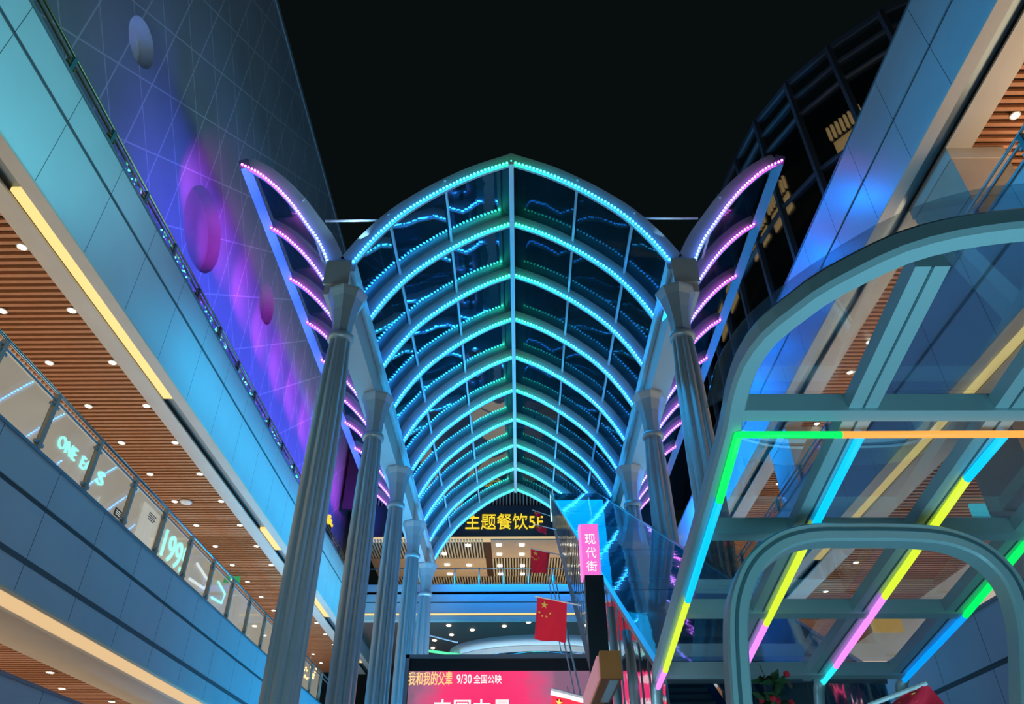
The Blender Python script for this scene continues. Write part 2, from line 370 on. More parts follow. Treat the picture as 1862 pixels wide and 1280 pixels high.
# railings
glass_railing('glass_railing', 'brass-railed glass railing on the upper left balcony with teal fairy lights behind', -1, 9.12, [6.9 + 1.82 * i for i in range(19)], 14.9, 15.46, M['tealpost'], M['railgold'], .03)
glass_railing('glass_railing', 'steel and glass railing in front of lit shops on the middle left balcony', -1, 9.1, [8.6 + 1.83 * i for i in range(18)], 8.2, 9.47, M['post'], M['rail'])
glass_railing('glass_railing', 'glass railing on the middle right balcony beside the beige pillars', 1, 9.1, [3.4 + 2.6 * i for i in range(14)], 12.0, 12.6, M['tealpost'], M['rail'])
# fairy lights behind the upper left railing
q = MB(); pts = []
for i in range(150):
    y = 11.4 + i * .118; pts.append((-9.18 + .02 * math.sin(i * 1.7), y, 15.2 + .15 * math.sin(i * .83) + random.uniform(-.07, .07)))
t = thing('fairy_lights', 'string of teal fairy lights behind the upper left glass railing', 'fairy lights', pts[0])
MB().tube(pts, .006, 4).build('cord', M['tealpost'], t)
for i, p in enumerate(pts):
    if (i // 9) % 3 != 1: q.ico(p, .028)
q.build('bulb', M['teal_led'], t)
# downlights
def downlight(label, x, y, z, group, r=.085):
    t = thing('downlight', label, 'ceiling light', (x, y, z), group)
    MB().lathe([(r * 1.35, 0), (r * 1.35, -.02), (r, -.025), (r, -.01)], (x, y, z), 16).build('trim_ring', M['trimring'], t)
    MB().lathe([(r, -.012), (r * .9, -.028), (r * .3, -.034)], (x, y, z), 14).build('lamp_lens', M['down'], t)
for i in range(18):
    y = 10.95 + 2.075 * i
    downlight(f'{ORD[i]} warm downlight from the near end in the outer row under the upper left balcony', -10.2, y, 12.25, 'downlights under the upper left balcony')
    downlight(f'{ORD[i]} warm downlight from the near end in the inner row under the upper left balcony', -11.8, y + (0 if i else .02), 12.25, 'downlights under the upper left balcony')
for i in range(4):
    downlight(f'{ORD[i]} downlight from the left in the wood ceiling at the bottom left corner', [-11.05, -11.6, -12.25, -11.1][i], [17.6, 19.3, 21.15, 21.1][i], 5.85, 'downlights under the middle left balcony')
downlight('downlight nearest the bottom edge in the wood ceiling at the bottom left corner', -11.7, 22.9, 5.85, 'downlights under the middle left balcony')
for i in range(12):
    downlight(f'{ORD[i]} downlight from the near end under the upper right balcony', 10.74, 10.0 + 1.64 * i, 15.03, 'downlights under the upper right balcony')
for i in range(7):
    for j in range(2):
        downlight(f'{ORD[i]} downlight from the near end in the {"outer" if j == 0 else "inner"} row under the middle right balcony', 10.8 + 1.5 * j, 11.6 + 2.9 * i, 9.96, 'downlights under the middle right balcony')
# ceiling speaker and exit sign, left gallery
o = MB().lathe([(.0, -.07), (.17, -.07), (.2, -.03), (.2, 0)], (-11.4, 23.4, 12.24), 24).build('ceiling_speaker', M['white'], None, True)
tag(o, 'round white ceiling speaker between the two rows of downlights on the left', 'speaker')
t = thing('exit_sign', 'small green running-man exit sign hanging under the upper left ceiling', 'exit sign', (-11.95, 30.3, 12.25))
MB().box(-12.28, -11.62, 30.28, 30.34, 11.72, 12.0).build('sign_box', emis('exit_green', (.02, .5, .15), .6), t)
q = MB()
for px_, pz in ((-12.15, 0), (-11.75, 0)): q.box(px_ - .012, px_ + .012, 30.3, 30.32, 12.0, 12.25)
q.build('hanger', M['rail'], t)
q = MB(); X0, Z0 = -11.95, 11.86      # running man
q.ico((X0 + .02, 30.27, Z0 + .09), .03)
for a, b in (((.01, .055), (-.02, -.03)), ((-.02, -.03), (.05, -.05)), ((.05, -.05), (.04, -.1)), ((-.02, -.03), (-.07, -.09)), ((.0, .04), (.07, .02)), ((.0, .04), (-.06, .01))):
    q.bar((X0 + a[0], 30.27, Z0 + a[1]), (X0 + b[0], 30.27, Z0 + b[1]), .02, .02)
q.build('running_man', emis('exit_white', (.7, 1, .8), 1.2), t)
# shop signs on the left shop fronts
XS = -12.46
def shop_letters(label, body, y0, y1, z0, z1, mtl, cat='sign'):
    o = text('sign_letters', body, 1, mtl, None, (XS, y0, z0), (0, 1, 0), (0, 0, 1), .03, y1 - y0, z1 - z0); return tag(o, label, cat)
shop_letters('glowing white shop letters ONE EA behind the middle left railing', 'ONE  EA', 17.5, 19.25, 11.2, 11.55, M['text_cyan'])
shop_letters('single glowing letter S on the shop front just past ONE EA', 'S', 19.72, 20.1, 11.2, 11.6, M['text_cyan'])
shop_letters('tall cyan numerals 1995 glowing on a shop front', '1995', 24.75, 26.95, 10.85, 11.8, M['text_cyan'])
t = thing('poster', 'pale poster with small dark lines of print behind the left railing', 'poster', (XS, 23.4, 11))
MB().box(XS - .02, XS + .01, 22.75, 24.0, 10.75, 11.95).build('sheet', emis('poster_paper_glow', (.75, .7, .6), .8), t)  # paper's brightness put in as emission; the poster is no lamp
q = MB()
for i in range(4): q.box(XS + .01, XS + .02, 23.2, 23.75 - .1 * (i % 2), 11.75 - .07 * i, 11.78 - .07 * i)
q.build('print', M['black'], t)
t = thing('small_notice', 'small black notice plate with light print low on the cream shop front', 'notice', (XS, 21.4, 11))
MB().box(XS - .02, XS + .01, 21.2, 21.6, 10.82, 11.05).build('plate', M['black'], t)
q = MB()
for i in range(3): q.box(XS + .01, XS + .015, 21.25, 21.55, 10.87 + .055 * i, 10.885 + .055 * i)
q.build('print', M['text_white'], t)
for i, (y0, y1, za, zb, mt, lb) in enumerate(((27.5, 29.2, 10.95, 11.65, 'text_white', 'white neon bracket of strokes on the shop front past the 1995 numerals'), (29.9, 31.2, 11.0, 11.75, 'text_cyan', 'cyan neon bracket of strokes on the shop front furthest along'))):
    MB().tube([(XS, y0, za), (XS, y1 - .15, za + .12), (XS, y1, zb - .2), (XS, y0 + .3, zb)], .05, 6).build('neon_sign', M[mt], None, label=lb, cat='neon sign')
t = thing('warm_chandelier', 'cluster of warm bulbs glowing behind the railing between the first two left columns', 'light', (-12.0, 44.5, 11.4))
q = MB()
for i in range(26): q.ico((-12.0 + random.uniform(-.3, .3), 44.5 + random.uniform(-.5, .5), 11.3 + random.uniform(-.35, .35)), .06)
q.build('bulb', emis('warm_bulb', (1, .6, .25), 3), t)
q = MB(); q.tube([(-12.0, 44.5, 11.3), (-12.0, 44.5, 12.25)], .015); q.build('stem', M['rail'], t)

p = P(1832, 925, Z=9.3)
t = thing('light_panel_sign', 'cyan glowing panel sign hanging under the middle right ceiling at the right edge', 'sign', tuple(p))
MB().box(p.x - .9, p.x + .9, p.y, p.y + .1, 8.9, 9.45).build('panel', emis('cyan_panel_glow', (.06, .75, .95), .9), t)
MB().box(p.x - .03, p.x + .03, p.y + .03, p.y + .07, 9.45, 9.96).build('hanger', M['rail'], t)
p = P(1612, 1132, Z=8.6)
t = thing('shop_sign_board', 'small yellow lit board on the right gallery seen through the steel portal', 'sign', tuple(p))
MB().box(p.x - .5, p.x + .5, p.y, p.y + .08, 8.3, 8.9).build('board', emis('amber_board_glow', (.9, .5, .06), .8), t)
MB().box(p.x - .03, p.x + .03, p.y + .02, p.y + .06, 8.9, 9.96).build('hanger', M['rail'], t)

# ------------------------------------------------------------------ pillars on the right galleries
def pillar(label, x0, x1, y0, y1, z0, z1):
    t = thing('pillar', label, 'pillar', ((x0 + x1) / 2, (y0 + y1) / 2, z0))
    MB().box(x0, x1, y0, y1, z0, z1 - .35).build('shaft', M['beige'], t)
    MB().box(x0 - .03, x1 + .03, y0 - .03, y1 + .03, z1 - .35, z1).build('capital_band', M['soffit'], t)
    q = MB()
    for z in (z0 + 1.2, z0 + 2.4): q.box(x0 - .005, x1 + .005, y0 - .005, y1 + .005, z, z + .02)
    q.build('joint', M['groove'], t)
pillar('beige square pillar with blue-lit street face, nearest on the upper right gallery', 9.65, 10.9, 10.85, 12.7, 11.05, 15.0)
pillar('beige square pillar seen through the glass under the green light bar', 9.65, 10.9, 23.3, 25.2, 11.05, 15.0)
pillar('grey-beige pillar framed inside the rounded steel portal', 10.4, 12.0, 13.6, 15.4, 5.05, 9.9)

# ------------------------------------------------------------------ left tower with round openings
t = thing('tower', 'tall panelled tower wall washed purple with round porthole recesses at upper left', 'building', (-10.8, 20, 14.9))
X = -10.8; ZT = 32.2 - 2; outer = [(-6, 13.9), (47, 13.9), (47, 33.75), (-6, 33.75)]
holes = [(11.92, 21.28, .72), (18.0, 19.85, 1.5), (24.4, 21.85, .92), (6.2, 25.5, .8)]
v2 = [Vector(p) for p in outer]; ed = [(i, (i + 1) % 4) for i in range(4)]; NH = 40
for cy, cz, r in holes:
    b0 = len(v2)
    v2 += [Vector((cy + r * math.cos(6.2832 * j / NH), cz + r * 1.0 * math.sin(6.2832 * j / NH))) for j in range(NH)]
    ed += [(b0 + j, b0 + (j + 1) % NH) for j in range(NH)]
cv, ce, cf, *_ = delaunay_2d_cdt(v2, ed, [], 0, 1e-5)
q = MB(); fs = []
for f in cf:
    c = sum((cv[i] for i in f), Vector((0, 0))) / len(f)
    if all((c.x - hy) ** 2 + (c.y - hz) ** 2 > (r * .99) ** 2 for hy, hz, r in holes): fs.append(tuple(f))
q.add([(X, p.x, p.y) for p in cv], fs); q.build('wall_panel', M['tower'], t)
MB().box(X - 8, X - .02, 46.9, 47, 13.9, 33.7).build('end_wall', M['tower'], t)
MB().box(X - 8, X + .06, -6, 47, 33.7, 33.95).build('coping', M['mullion'], t)
for cy, cz, r in holes:
    q = MB(); n = NH
    ring = [(cy + r * math.cos(6.2832 * j / n), cz + r * math.sin(6.2832 * j / n)) for j in range(n)]
    q.add([(X, a, b) for a, b in ring] + [(X - .45, a, b) for a, b in ring], [(j, (j + 1) % n, n + (j + 1) % n, n + j) for j in range(n)] + [tuple(range(n, 2 * n))])
    b = .42 if cy < 15 else .13  # near linings coloured pale as if lit inside, the others darkened
    q.build('porthole', speckle(mat('porthole_lining', (b, b, b), .55), (b * .85, b * .85, b * .87), (b * 1.15, b * 1.15, b * 1.15), 2), t, label='round recess with light and shade painted into the lining')

# ------------------------------------------------------------------ right glass tower
plan = [(30, 16.2), (23.5, 16.6), (18.5, 18.5), (15.4, 21.2), (13.4, 24.4), (12.6, 27.9), (12.15, 31.5), (12.0, 36), (12.0, 48)]
def resample(pts, step):
    dense = []
    n = len(pts)
    for i in range(n - 1):
        p0, p1, p2, p3 = (Vector(pts[max(i - 1, 0)]), Vector(pts[i]), Vector(pts[i + 1]), Vector(pts[min(i + 2, n - 1)]))
        for j in range(20):
            u = j / 20; dense.append(.5 * ((2 * p1) + (p2 - p0) * u + (2 * p0 - 5 * p1 + 4 * p2 - p3) * u * u + (3 * p1 - p0 - 3 * p2 + p3) * u ** 3))
    dense.append(Vector(pts[-1])); out = [dense[0]]; acc = 0
    for a, b in zip(dense[:-1], dense[1:]):
        acc += (b - a).length
        if acc >= step: out.append(b); acc = 0
    return out
pl = resample(plan, 2.5); ZR0, ZR1 = 18.2, 35.2
t = thing('glass_tower', 'dark curved glass tower with lit upper floor behind the right balcony', 'building', (13, 28, 0))
for a, b in zip(pl[:-1], pl[1:]):
    q = MB(); q.prism([(a.x, a.y, ZR0), (b.x, b.y, ZR0), (b.x, b.y, ZR1), (a.x, a.y, ZR1)], (.03, .03, 0)); q.build('glass_bay', M['towerglass'], t)
for a in pl: MB().bar((a.x - .05, a.y - .05, ZR0), (a.x - .05, a.y - .05, ZR1 + .1), .26, .26, (1, 0, 0)).build('mullion', M['mullion'], t)
for z, h in ((35.2, .3), (33.9, .18), (32.6, .14), (28.5, .14), (24.0, .14), (19.5, .14)):
    MB().sweep([(p.x - .04, p.y - .04, z) for p in pl], [(-h / 2, -.08), (h / 2, -.08), (h / 2, .08), (-h / 2, .08)], (0, 0, 1)).build('transom', M['mullion'], t)
# floors and core inside
ins = [Vector((p.x + 1.3, p.y + 1.0)) for p in pl]
q = MB()
for z in (32.4, 28.3, 34.7): q.prism([(p.x, p.y, z) for p in ins] + [(30, 48, z)], (0, 0, .3))
q.build('floor_slab', M['darkback'], t)
for i, (a, b) in enumerate(zip(ins[:-1], ins[1:])):
    if 2 <= i <= 12 and i not in (7, 10):
        a2 = a + (b - a) * .12; b2 = a + (b - a) * random.uniform(.7, .92); r = MB(); z0 = 30.1 + .3 * (i % 2)
        r.prism([(a2.x, a2.y, z0), (b2.x, b2.y, z0), (b2.x, b2.y, 31.3), (a2.x, a2.y, 31.3)], (.05, .05, 0)); r.build('lit_wall', M['warmroom'], t)
        r = MB()
        for j in range(8):
            c = a2 + (b2 - a2) * (j / 7); r.bar((c.x - .1, c.y - .1, 31.4), (c.x - .1, c.y - .1, 32.3), .1, .12, (1, 0, 0))
        r.build('ceiling_slat', M['warmroom'], t)
q = MB(); q.prism([(p.x + 3, p.y + 3, ZR0) for p in pl] + [(34, 48, ZR0)], (0, 0, ZR1 - ZR0 - .5)); q.build('core', M['darkback'], t)

# ------------------------------------------------------------------ street canopy (pointed glass vault)
t = thing('street_canopy', 'long pointed glass vault with ribs outlined by cyan and green LED dots', 'canopy', (CX, 27, 15.4))
half = [(4.3, 13.88), (3.86, 14.72), (3.2, 15.66), (2.45, 16.4), (1.7, 17.0), (.9, 17.52), (0, 17.95)]
def smooth(pts, n):
    P_ = [Vector(p) for p in pts]; dense = []
    for i in range(len(P_) - 1):
        p0, p1, p2, p3 = P_[max(i - 1, 0)], P_[i], P_[i + 1], P_[min(i + 2, len(P_) - 1)]
        for j in range(12):
            u = j / 12; dense.append(.5 * ((2 * p1) + (p2 - p0) * u + (2 * p0 - 5 * p1 + 4 * p2 - p3) * u * u + (3 * p1 - p0 - 3 * p2 + p3) * u ** 3))
    dense.append(P_[-1]); L = [0]
    for a, b in zip(dense[:-1], dense[1:]): L.append(L[-1] + (b - a).length)
    out = []
    for i in range(n + 1):
        d = L[-1] * i / n; j = max(k for k in range(len(L)) if L[k] <= d + 1e-9); j = min(j, len(L) - 2)
        out.append(dense[j] + (dense[j + 1] - dense[j]) * ((d - L[j]) / (L[j + 1] - L[j])))
    return out
H = [Vector((p.x, p.y + CZ)) for p in smooth(half, 60)]      # x offset from the centre line, height
def offset(pts, d):
    out = []
    for i, p in enumerate(pts):
        tg = (pts[min(i + 1, len(pts) - 1)] - pts[max(i - 1, 0)]).normalized(); out.append(p + Vector((tg.y, -tg.x)) * d)
    return out
RD = .5                                                       # rib depth
def rib_mesh(curve, y, sides):
    q = MB()
    for s in sides:
        c = curve[::3] if len(curve) % 3 == 1 else curve
        q.sweep([(CX + s * p.x, y, p.y) for p in c], [(-.11, 0), (.11, 0), (.11, s * RD * 1.0), (-.11, s * RD)] if s > 0 else [(-.11, -RD), (.11, -RD), (.11, 0), (-.11, 0)], (0, 1, 0))
    return q
def check_outward(): pass
Hout = offset(H, RD)
def rib2(curve, out, y, sides, dy=.035, step=3):
    q = MB(); n = len(range(0, len(curve), step))
    for s in sides:
        vs = []
        for i in range(0, len(curve), step):
            a, b = curve[i], out[i]
            for p, yy in ((a, y - dy), (b, y - dy), (b, y + dy), (a, y + dy)): vs.append((CX + s * p.x, yy, p.y))
        fs = [(i * 4 + j, i * 4 + (j + 1) % 4, (i + 1) * 4 + (j + 1) % 4, (i + 1) * 4 + j) for i in range(n - 1) for j in range(4)] + [(3, 2, 1, 0), tuple(range(4 * n - 4, 4 * n))]
        q.add(vs, fs)
    return q
def beads(curve, y, sides, r=.037, skip_last=False, q=None):
    q = q or MB()
    for s in sides:
        for i, p in enumerate(curve):
            if s < 0 and skip_last and i == len(curve) - 1: continue
            q.ico((CX + s * p.x, y, p.y), r)
    return q
_dot = {}
def dots(curve, y, sides, parent, mtl, skip_last=False, r=.037):   # the nearest ones, each a part of its own
    for s in sides:
        for i, p in enumerate(curve):
            if s < 0 and skip_last and i == len(curve) - 1: continue
            if mtl.name not in _dot:
                q = MB().ico((0, 0, 0), r).build('led_dot', mtl, parent); _dot[mtl.name] = q; o = q
            else: o = _dot[mtl.name].copy(); COL.objects.link(o); o.parent = parent
            o.location = (CX + s * p.x, y, p.y)
Hout[-1] = Vector((0, H[-1].y + RD * 1.12))
Hb = offset(smooth([(p.x, p.y) for p in H], 50), .05)
Hb[-1] = Vector((0, H[-1].y + .06))
rest = MB()
for i, y in enumerate(ARCH):
    r = rib2(H, Hout, y, (-1, 1)).build('rib', M['rib'], t)
    if i == 0: dots(Hb, y - .125, (-1, 1), r, M['led_vault'], True)
    else: rest = beads(Hb, y - .125, (-1, 1), skip_last=True, q=rest)
rest.build('led_dot', M['led_vault'], t, kind='stuff')
y0, y1 = ARCH[0] - .1, ARCH[-1] + .1
za = H[-1].y
MB().box(CX - .075, CX + .075, y0 - .05, y1, za - .10, za + .06).build('ridge_beam', M['ridge'], t)
MB().box(CX - .04, CX + .04, y0 + .3, y1, za + .06, za + .5).build('ridge_web', M['rib'], t)
for s in (-1, 1): MB().bar((CX + s * 4.33, y0, 15.32), (CX + s * 4.33, y1, 15.32), .14, .34).build('edge_beam', M['rib'], t)
Hg = offset(H, .42)
idx = [0, 20, 40, 60]; Hg[-1] = Vector((0, H[-1].y + .46))
for s in (-1, 1):
    for k_ in (20, 40):
        p = Hg[k_]; MB().bar((CX + s * p.x, y0, p.y - .05), (CX + s * p.x, y1, p.y - .05), .07, .1).build('purlin', M['rib'], t)
    for i in range(9):
        for a, b in zip(idx[:-1], idx[1:]):
            q = MB(); c = Hg[a:b + 1:5]; d = offset(Hg, .02)[a:b + 1:5]; ya, yb = ARCH[i] + .1, ARCH[i + 1] - .1; n = len(c)
            vs = [(CX + s * p.x, yy, p.y) for yy in (ya, yb) for p in c] + [(CX + s * p.x, yy, p.y) for yy in (ya, yb) for p in d]
            fs = [(j, j + 1, n + j + 1, n + j) for j in range(n - 1)] + [(2 * n + j, 2 * n + j + 1, 3 * n + j + 1, 3 * n + j) for j in range(n - 1)]
            q.add(vs, fs).build('glass_pane', M['roofglass'], t, True)
# ------------------------------------------------------------------ wing canopies either side
wing = [(8.32, 17.93), (7.74, 17.55), (7.07, 16.9), (6.48, 16.18), (5.95, 15.4), (5.53, 14.77), (5.28, 14.3), (5.07, 13.8)]
Wc = [Vector((p.x, p.y + CZ)) for p in smooth(wing, 42)]
Wo = offset(Wc, .5); Wb = offset(smooth([(p.x, p.y) for p in Wc], 40), .05); Wg = offset(Wc, .42); Wg2 = offset(Wc, .44)
Wo = [Vector((p.x, p.y)) for p in Wo]
for s, side in ((-1, 'left'), (1, 'right')):
    t = thing('wing_canopy', f'half-arched glass wing with violet LED ribs rising to the {side} of the vault', 'canopy', (CX + s * 6.5, 27, 15.4))
    rest = MB()
    for i, y in enumerate(ARCH):
        r = rib2(Wc, Wo, y, (s,)).build('rib', M['rib'], t)
        if i < 2: dots(Wb, y - .125, (s,), r, M['led_wing'])
        else: rest = beads(Wb, y - .125, (s,), q=rest)
    rest.build('led_dot', M['led_wing'], t, kind='stuff')
    p = Wc[0]; MB().bar((CX + s * (p.x - .08), y0, p.y + .1), (CX + s * (p.x - .08), y1, p.y + .1), .3, .42, (s * .4, 0, 1)).build('tip_beam', M['tip'], t)
    q_ = Wg[20]; MB().bar((CX + s * q_.x, y0, q_.y), (CX + s * q_.x, y1, q_.y), .07, .1).build('purlin', M['rib'], t)
    for i in range(9):
        for a, b in ((0, 20), (20, 42)):
            q = MB(); c = Wg[a:b + 1:2]; d = Wg2[a:b + 1:2]; ya, yb = ARCH[i] + .1, ARCH[i + 1] - .1; n = len(c)
            vs = [(CX + s * p.x, yy, p.y) for yy in (ya, yb) for p in c] + [(CX + s * p.x, yy, p.y) for yy in (ya, yb) for p in d]
            fs = [(j, j + 1, n + j + 1, n + j) for j in range(n - 1)] + [(2 * n + j, 2 * n + j + 1, 3 * n + j + 1, 3 * n + j) for j in range(n - 1)]
            q.add(vs, fs).build('glass_pane', M['roofglass'], t, True)
    # gutter between vault and wing, and the columns under it
    g = thing('gutter', f'grey box gutter running along the tops of the {side} columns', 'gutter', (CX + s * 4.7, 27, 14.36))
    xa, xb = sorted((CX + s * 4.41, CX + s * 5.02))
    MB().box(xa, xb, y0 + .02, y1, 14.36, 15.42).build('trough', M['gutter'], g)
    MB().box(xa - .04, xb + .04, y0 - .06, y0 + .02, 14.66, 15.5).build('end_cap', M['rib'], g)
    MB().box(xa - .02, xb + .02, y0 + .02, y1, 15.42, 15.52).build('lip', M['coping'], g)
    o = MB().tube([(CX + s * 3.86, ARCH[0], 17.22), (CX + s * 5.4, ARCH[0], 17.2)], .035, 8).build('tie_rod', M['white'], None, True)
    tag(o, f'thin pale tie rod across the sky gap between the vault and the {side} wing', 'rod')
    for n_, y in enumerate(ARCH[::2]):
        c = (CX + s * 4.37, y, 0)
        lab = f'silver fluted column, {ORD[n_]} from the viewer in the {side} row'
        k_ = thing('fluted_column', lab, 'column', c, 'fluted columns under the vault')
        fl = lambda a: .80 + .20 * abs(math.cos(4 * a))
        MB().lathe([(.48, 0), (.48, .25), (.40, .35)], c, 32).build('base', M['col'], k_)
        MB().lathe([(.385, .35), (.38, 5), (.365, 9.5), (.33, 11.6), (.27, 12.85)], c, 64, fl).build('shaft', M['col'], k_)
        MB().lathe([(.27, 12.8), (.33, 12.83), (.34, 12.9), (.33, 12.98), (.27, 13.0)], c, 32).build('collar', M['col'], k_, True)
        fo = lambda a: 1 / max(abs(math.cos(((a + math.pi / 8) % (math.pi / 4)) - math.pi / 8)), .5) * (.97 + .03 * math.cos(8 * a))
        MB().lathe([(.25, 13.0), (.27, 13.35), (.33, 13.75), (.43, 14.1), (.52, 14.28), (.54, 14.34)], c, 8, None).build('capital', M['col'], k_)

# ------------------------------------------------------------------ far building across the end of the street
t = thing('far_building', 'far mall building closing the street behind the vault with blue balcony and restaurant sign', 'building', (0, YB, 0))
XL, XR = -8.95, 8.95
MB().box(XL, XR, YB, YB + .3, 13.3, 13.85).build('blue_panel', M['fascia'], t)
MB().box(XL, XR, YB, YB + .3, 13.9, 14.4).build('blue_panel', M['fascia'], t)
MB().box(XL, XR, YB, YB + .3, 14.45, 14.83).build('blue_panel', M['fascia'], t)
MB().box(XL, XR, YB + .03, YB + .3, 13.85, 14.45).build('groove', M['groove'], t)
MB().box(XL, XR, YB - .02, YB + .35, 12.92, 13.3).build('lintel_strip', M['soffit'], t)
MB().box(XL, XR, YB - .05, YB + .1, 13.2, 13.27).build('light_strip', M['cove'], t)
MB().box(XL, XR, YB, YB + 9, 14.3, 14.4).build('floor_slab', M['cream'], t)
b = MB().box(XL, XR, YB + .6, YB + .9, 17.75, 19.7).build('sign_band', M['darkband'], t)
MB().box(XL, XR, YB + .5, YB + .7, 17.5, 17.75).build('light_ledge', emis('ledge_glow', (1, .75, .4), .7), t)
a0 = P(846, 963, Y=YB + .58); a1 = P(987, 934, Y=YB + .58)
text('sign_letters', '主题餐饮5F', 1, M['text_yellow'], b, (a0.x, YB + .56, a0.z), (1, 0, 0), (0, 0, 1), .04, a1.x - a0.x, a1.z - a0.z, label='yellow lit Chinese sign letters')
# louvre row and stone storeys above the sign
q = MB()
for i in range(90): x = XL + .2 * i; q.box(x, x + .08, YB + .7, YB + .9, 19.75, 21.2)
q.build('louvre', M['louvre'], t)
MB().box(XL - 1.6, XR + 1.9, YB + 1.0, YB + 1.3, 19.7, 33).build('dark_wall', M['darkback'], t)
for z0, z1 in ((21.4, 22.3), (23.3, 24.4), (25.2, 26.0)):
    for i in range(9):
        if (i + int(z0)) % 4 == 3: continue
        x = XL + 2 * i; MB().box(x + .06, x + 1.9, YB + .85, YB + 1.0, z0, z1).build('stone_panel', M['beige'], t)
# interior of the lit floor: slatted and plain ceiling fields with square lamps
ZC = 17.45
MB().box(XL, XR, YB + .9, YB + 9, ZC + .1, ZC + .2).build('ceiling_board', M['wooddark'], t)
def field(xa, xb, ya, yb, slats):
    q = MB()
    if slats:
        x = xa
        while x < xb: q.box(x, x + .08, ya, yb, ZC, ZC + .08); x += .17
        q.build('ceiling_slat', M['louvre'], t)
    else: q.box(xa, xb, ya, yb, ZC, ZC + .08); q.build('ceiling_field', M['beige'], t)
def yz(py): return P(930, py, Z=ZC).y
rows = [yz(982), yz(1014), yz(1032), yz(1048), yz(1062)]
field(XL, -2.0, rows[0], rows[1], True); field(-1.6, XR, rows[0], rows[1], False)
field(XL, -2.0, rows[1] + .1, rows[2], False); field(-1.6, XR, rows[1] + .1, rows[2], True)
field(XL, -2.0, rows[2] + .1, rows[3], False); field(-1.6, XR, rows[2] + .1, rows[3], True); field(XL, XR, rows[3] + .1, rows[4], True)
q = [(907, 990), (949, 990), (908, 1007), (949, 1007), (851, 991), (853, 1027), (813, 1026), (909, 1028), (950, 1028), (818, 1043), (910, 1043), (950, 1043), (808, 1006)]
lamps = []
for px, py in q:
    p = P(px, py, Z=ZC); lamps.append((p, MB().box(p.x - .14, p.x + .14, p.y - .14, p.y + .14, ZC - .05, ZC).build('square_ceiling_lamp', M['downcool'])))
rows_ = {}
for p, o in sorted(lamps, key=lambda e: (round(e[0].y, 0), e[0].x)): rows_.setdefault(round(p.y / .8), []).append(o)
for r_, k_ in enumerate(sorted(rows_)):
    for c_, o in enumerate(rows_[k_]): tag(o, f'square ceiling lamp, {ORD[c_]} from left in the {ORD[r_]} row behind the restaurant sign floor opening', 'ceiling light', 'square lamps of the far lit floor')
MB().box(XL, XR, YB + 8.7, YB + 9, 14.4, 17.5).build('back_wall', M['cream'], t)
light('far_hall_lamp', 'AREA', (0, YB + 4, 14.9), 260, (1, .75, .45), 14, 6, (0, 0, 1), 170)
q = MB(); q.tube([(XL, YB + .15, 15.75), (XR, YB + .15, 15.75)], .03)
for i in range(14): q.box(XL + 1.35 * i - .03, XL + 1.35 * i + .03, YB + .12, YB + .18, 14.83, 15.75)
q.build('railing', M['rail'], t)
q = MB()
for i in range(60): x = XL + 3.6 + .13 * i; q.box(x, x + .04, YB + 1.2, YB + 1.24, 14.83, 15.35)
q.build('baluster', M['louvre'], t)
# lower storey of the far building
MB().box(XL, XR, YB + .35, YB + 10, 12.95, 13.05).build('lower_ceiling', mat('brown_ceiling', (.17, .075, .05), .6), t)
for i, (px, py) in enumerate(((816, 1137), (859, 1145), (917, 1138), (961, 1131), (821, 1154), (790, 1164), (787, 1178))):
    p = P(px, py, Z=12.95); tag(MB().lathe([(.12, 0), (.12, -.03), (.05, -.04)], tuple(p), 12).build('round_ceiling_lamp', M['down']), f'{ORD[i]} round lamp in the dark brown ceiling above the screen, counted from the front left', 'ceiling light', 'round lamps in the far brown ceiling')
MB().box(XL, XR, YB + 10, YB + 10.2, 3, 13).build('lower_back_wall', M['darkback'], t)
# curved grey glass gallery front inside
g = thing('curved_gallery', 'curved grey glass gallery front in the far hall above the screen', 'balcony', (0, 38, 9))
cen = (1.2, 38.9); pts = [(cen[0] - 4.6 * math.cos(a), cen[1] - 3.2 * math.sin(a)) for a in [math.pi * (i / 36) - .0 for i in range(37)]]
zb = P(930, 1195, Y=36).z
MB().sweep([(x, y, zb + .0) for x, y in pts], [(-.9, -.03), (.45, -.03), (.45, .03), (-.9, .03)], (0, 0, 1)).build('glass_front', glass('grey_glass', (.5, .55, .52), .8, .05, .1, (.36, .38, .34), .6), g, True)
MB().sweep([(x, y, zb + .72) for x, y in pts], [(-.25, -.1), (.2, -.1), (.2, .1), (-.25, .1)], (0, 0, 1)).build('top_band', M['soffit'], g, True)
MB().prism([(x, y, zb - 1.0) for x, y in pts], (0, 0, .12)).build('floor_plate', M['steelgrey'], g)
p, q_ = P(776, 1183, Y=39), P(834, 1191, Y=37.2)
tag(MB().tube([p, q_], .07, 6).build('green_tube', emis('green_neon', (.1, 1, .4), 1.2)), 'short green neon tube left of the curved gallery', 'neon tube')
p, q_ = P(776, 1154, Y=38.2), P(832, 1168, Y=37)
tag(MB().tube([p, q_], .04, 6).build('sloping_handrail', M['white']), 'thin pale handrail sloping down to the curved gallery', 'handrail')
# stacked discs made up in place of an unreadable yellow sign
t = thing('yellow_sign_stand_in', 'small stack of yellow discs in place of a lit sign between the first two left columns', 'lantern', (-9.3, 34, 14.9))
c = P(597, 945, X=-9.6)
q = MB()
for i, r in enumerate((.27, .2, .13)): q.lathe([(r, -.33 + .22 * i), (r * 1.05, -.27 + .22 * i), (r * .8, -.2 + .22 * i)], tuple(c), 16)
q.build('sign_tier', M['text_yellow'], t); MB().box(c.x - .18, c.x + .18, c.y - .18, c.y + .18, 14.9, c.z - .33).build('stand', M['black'], t)

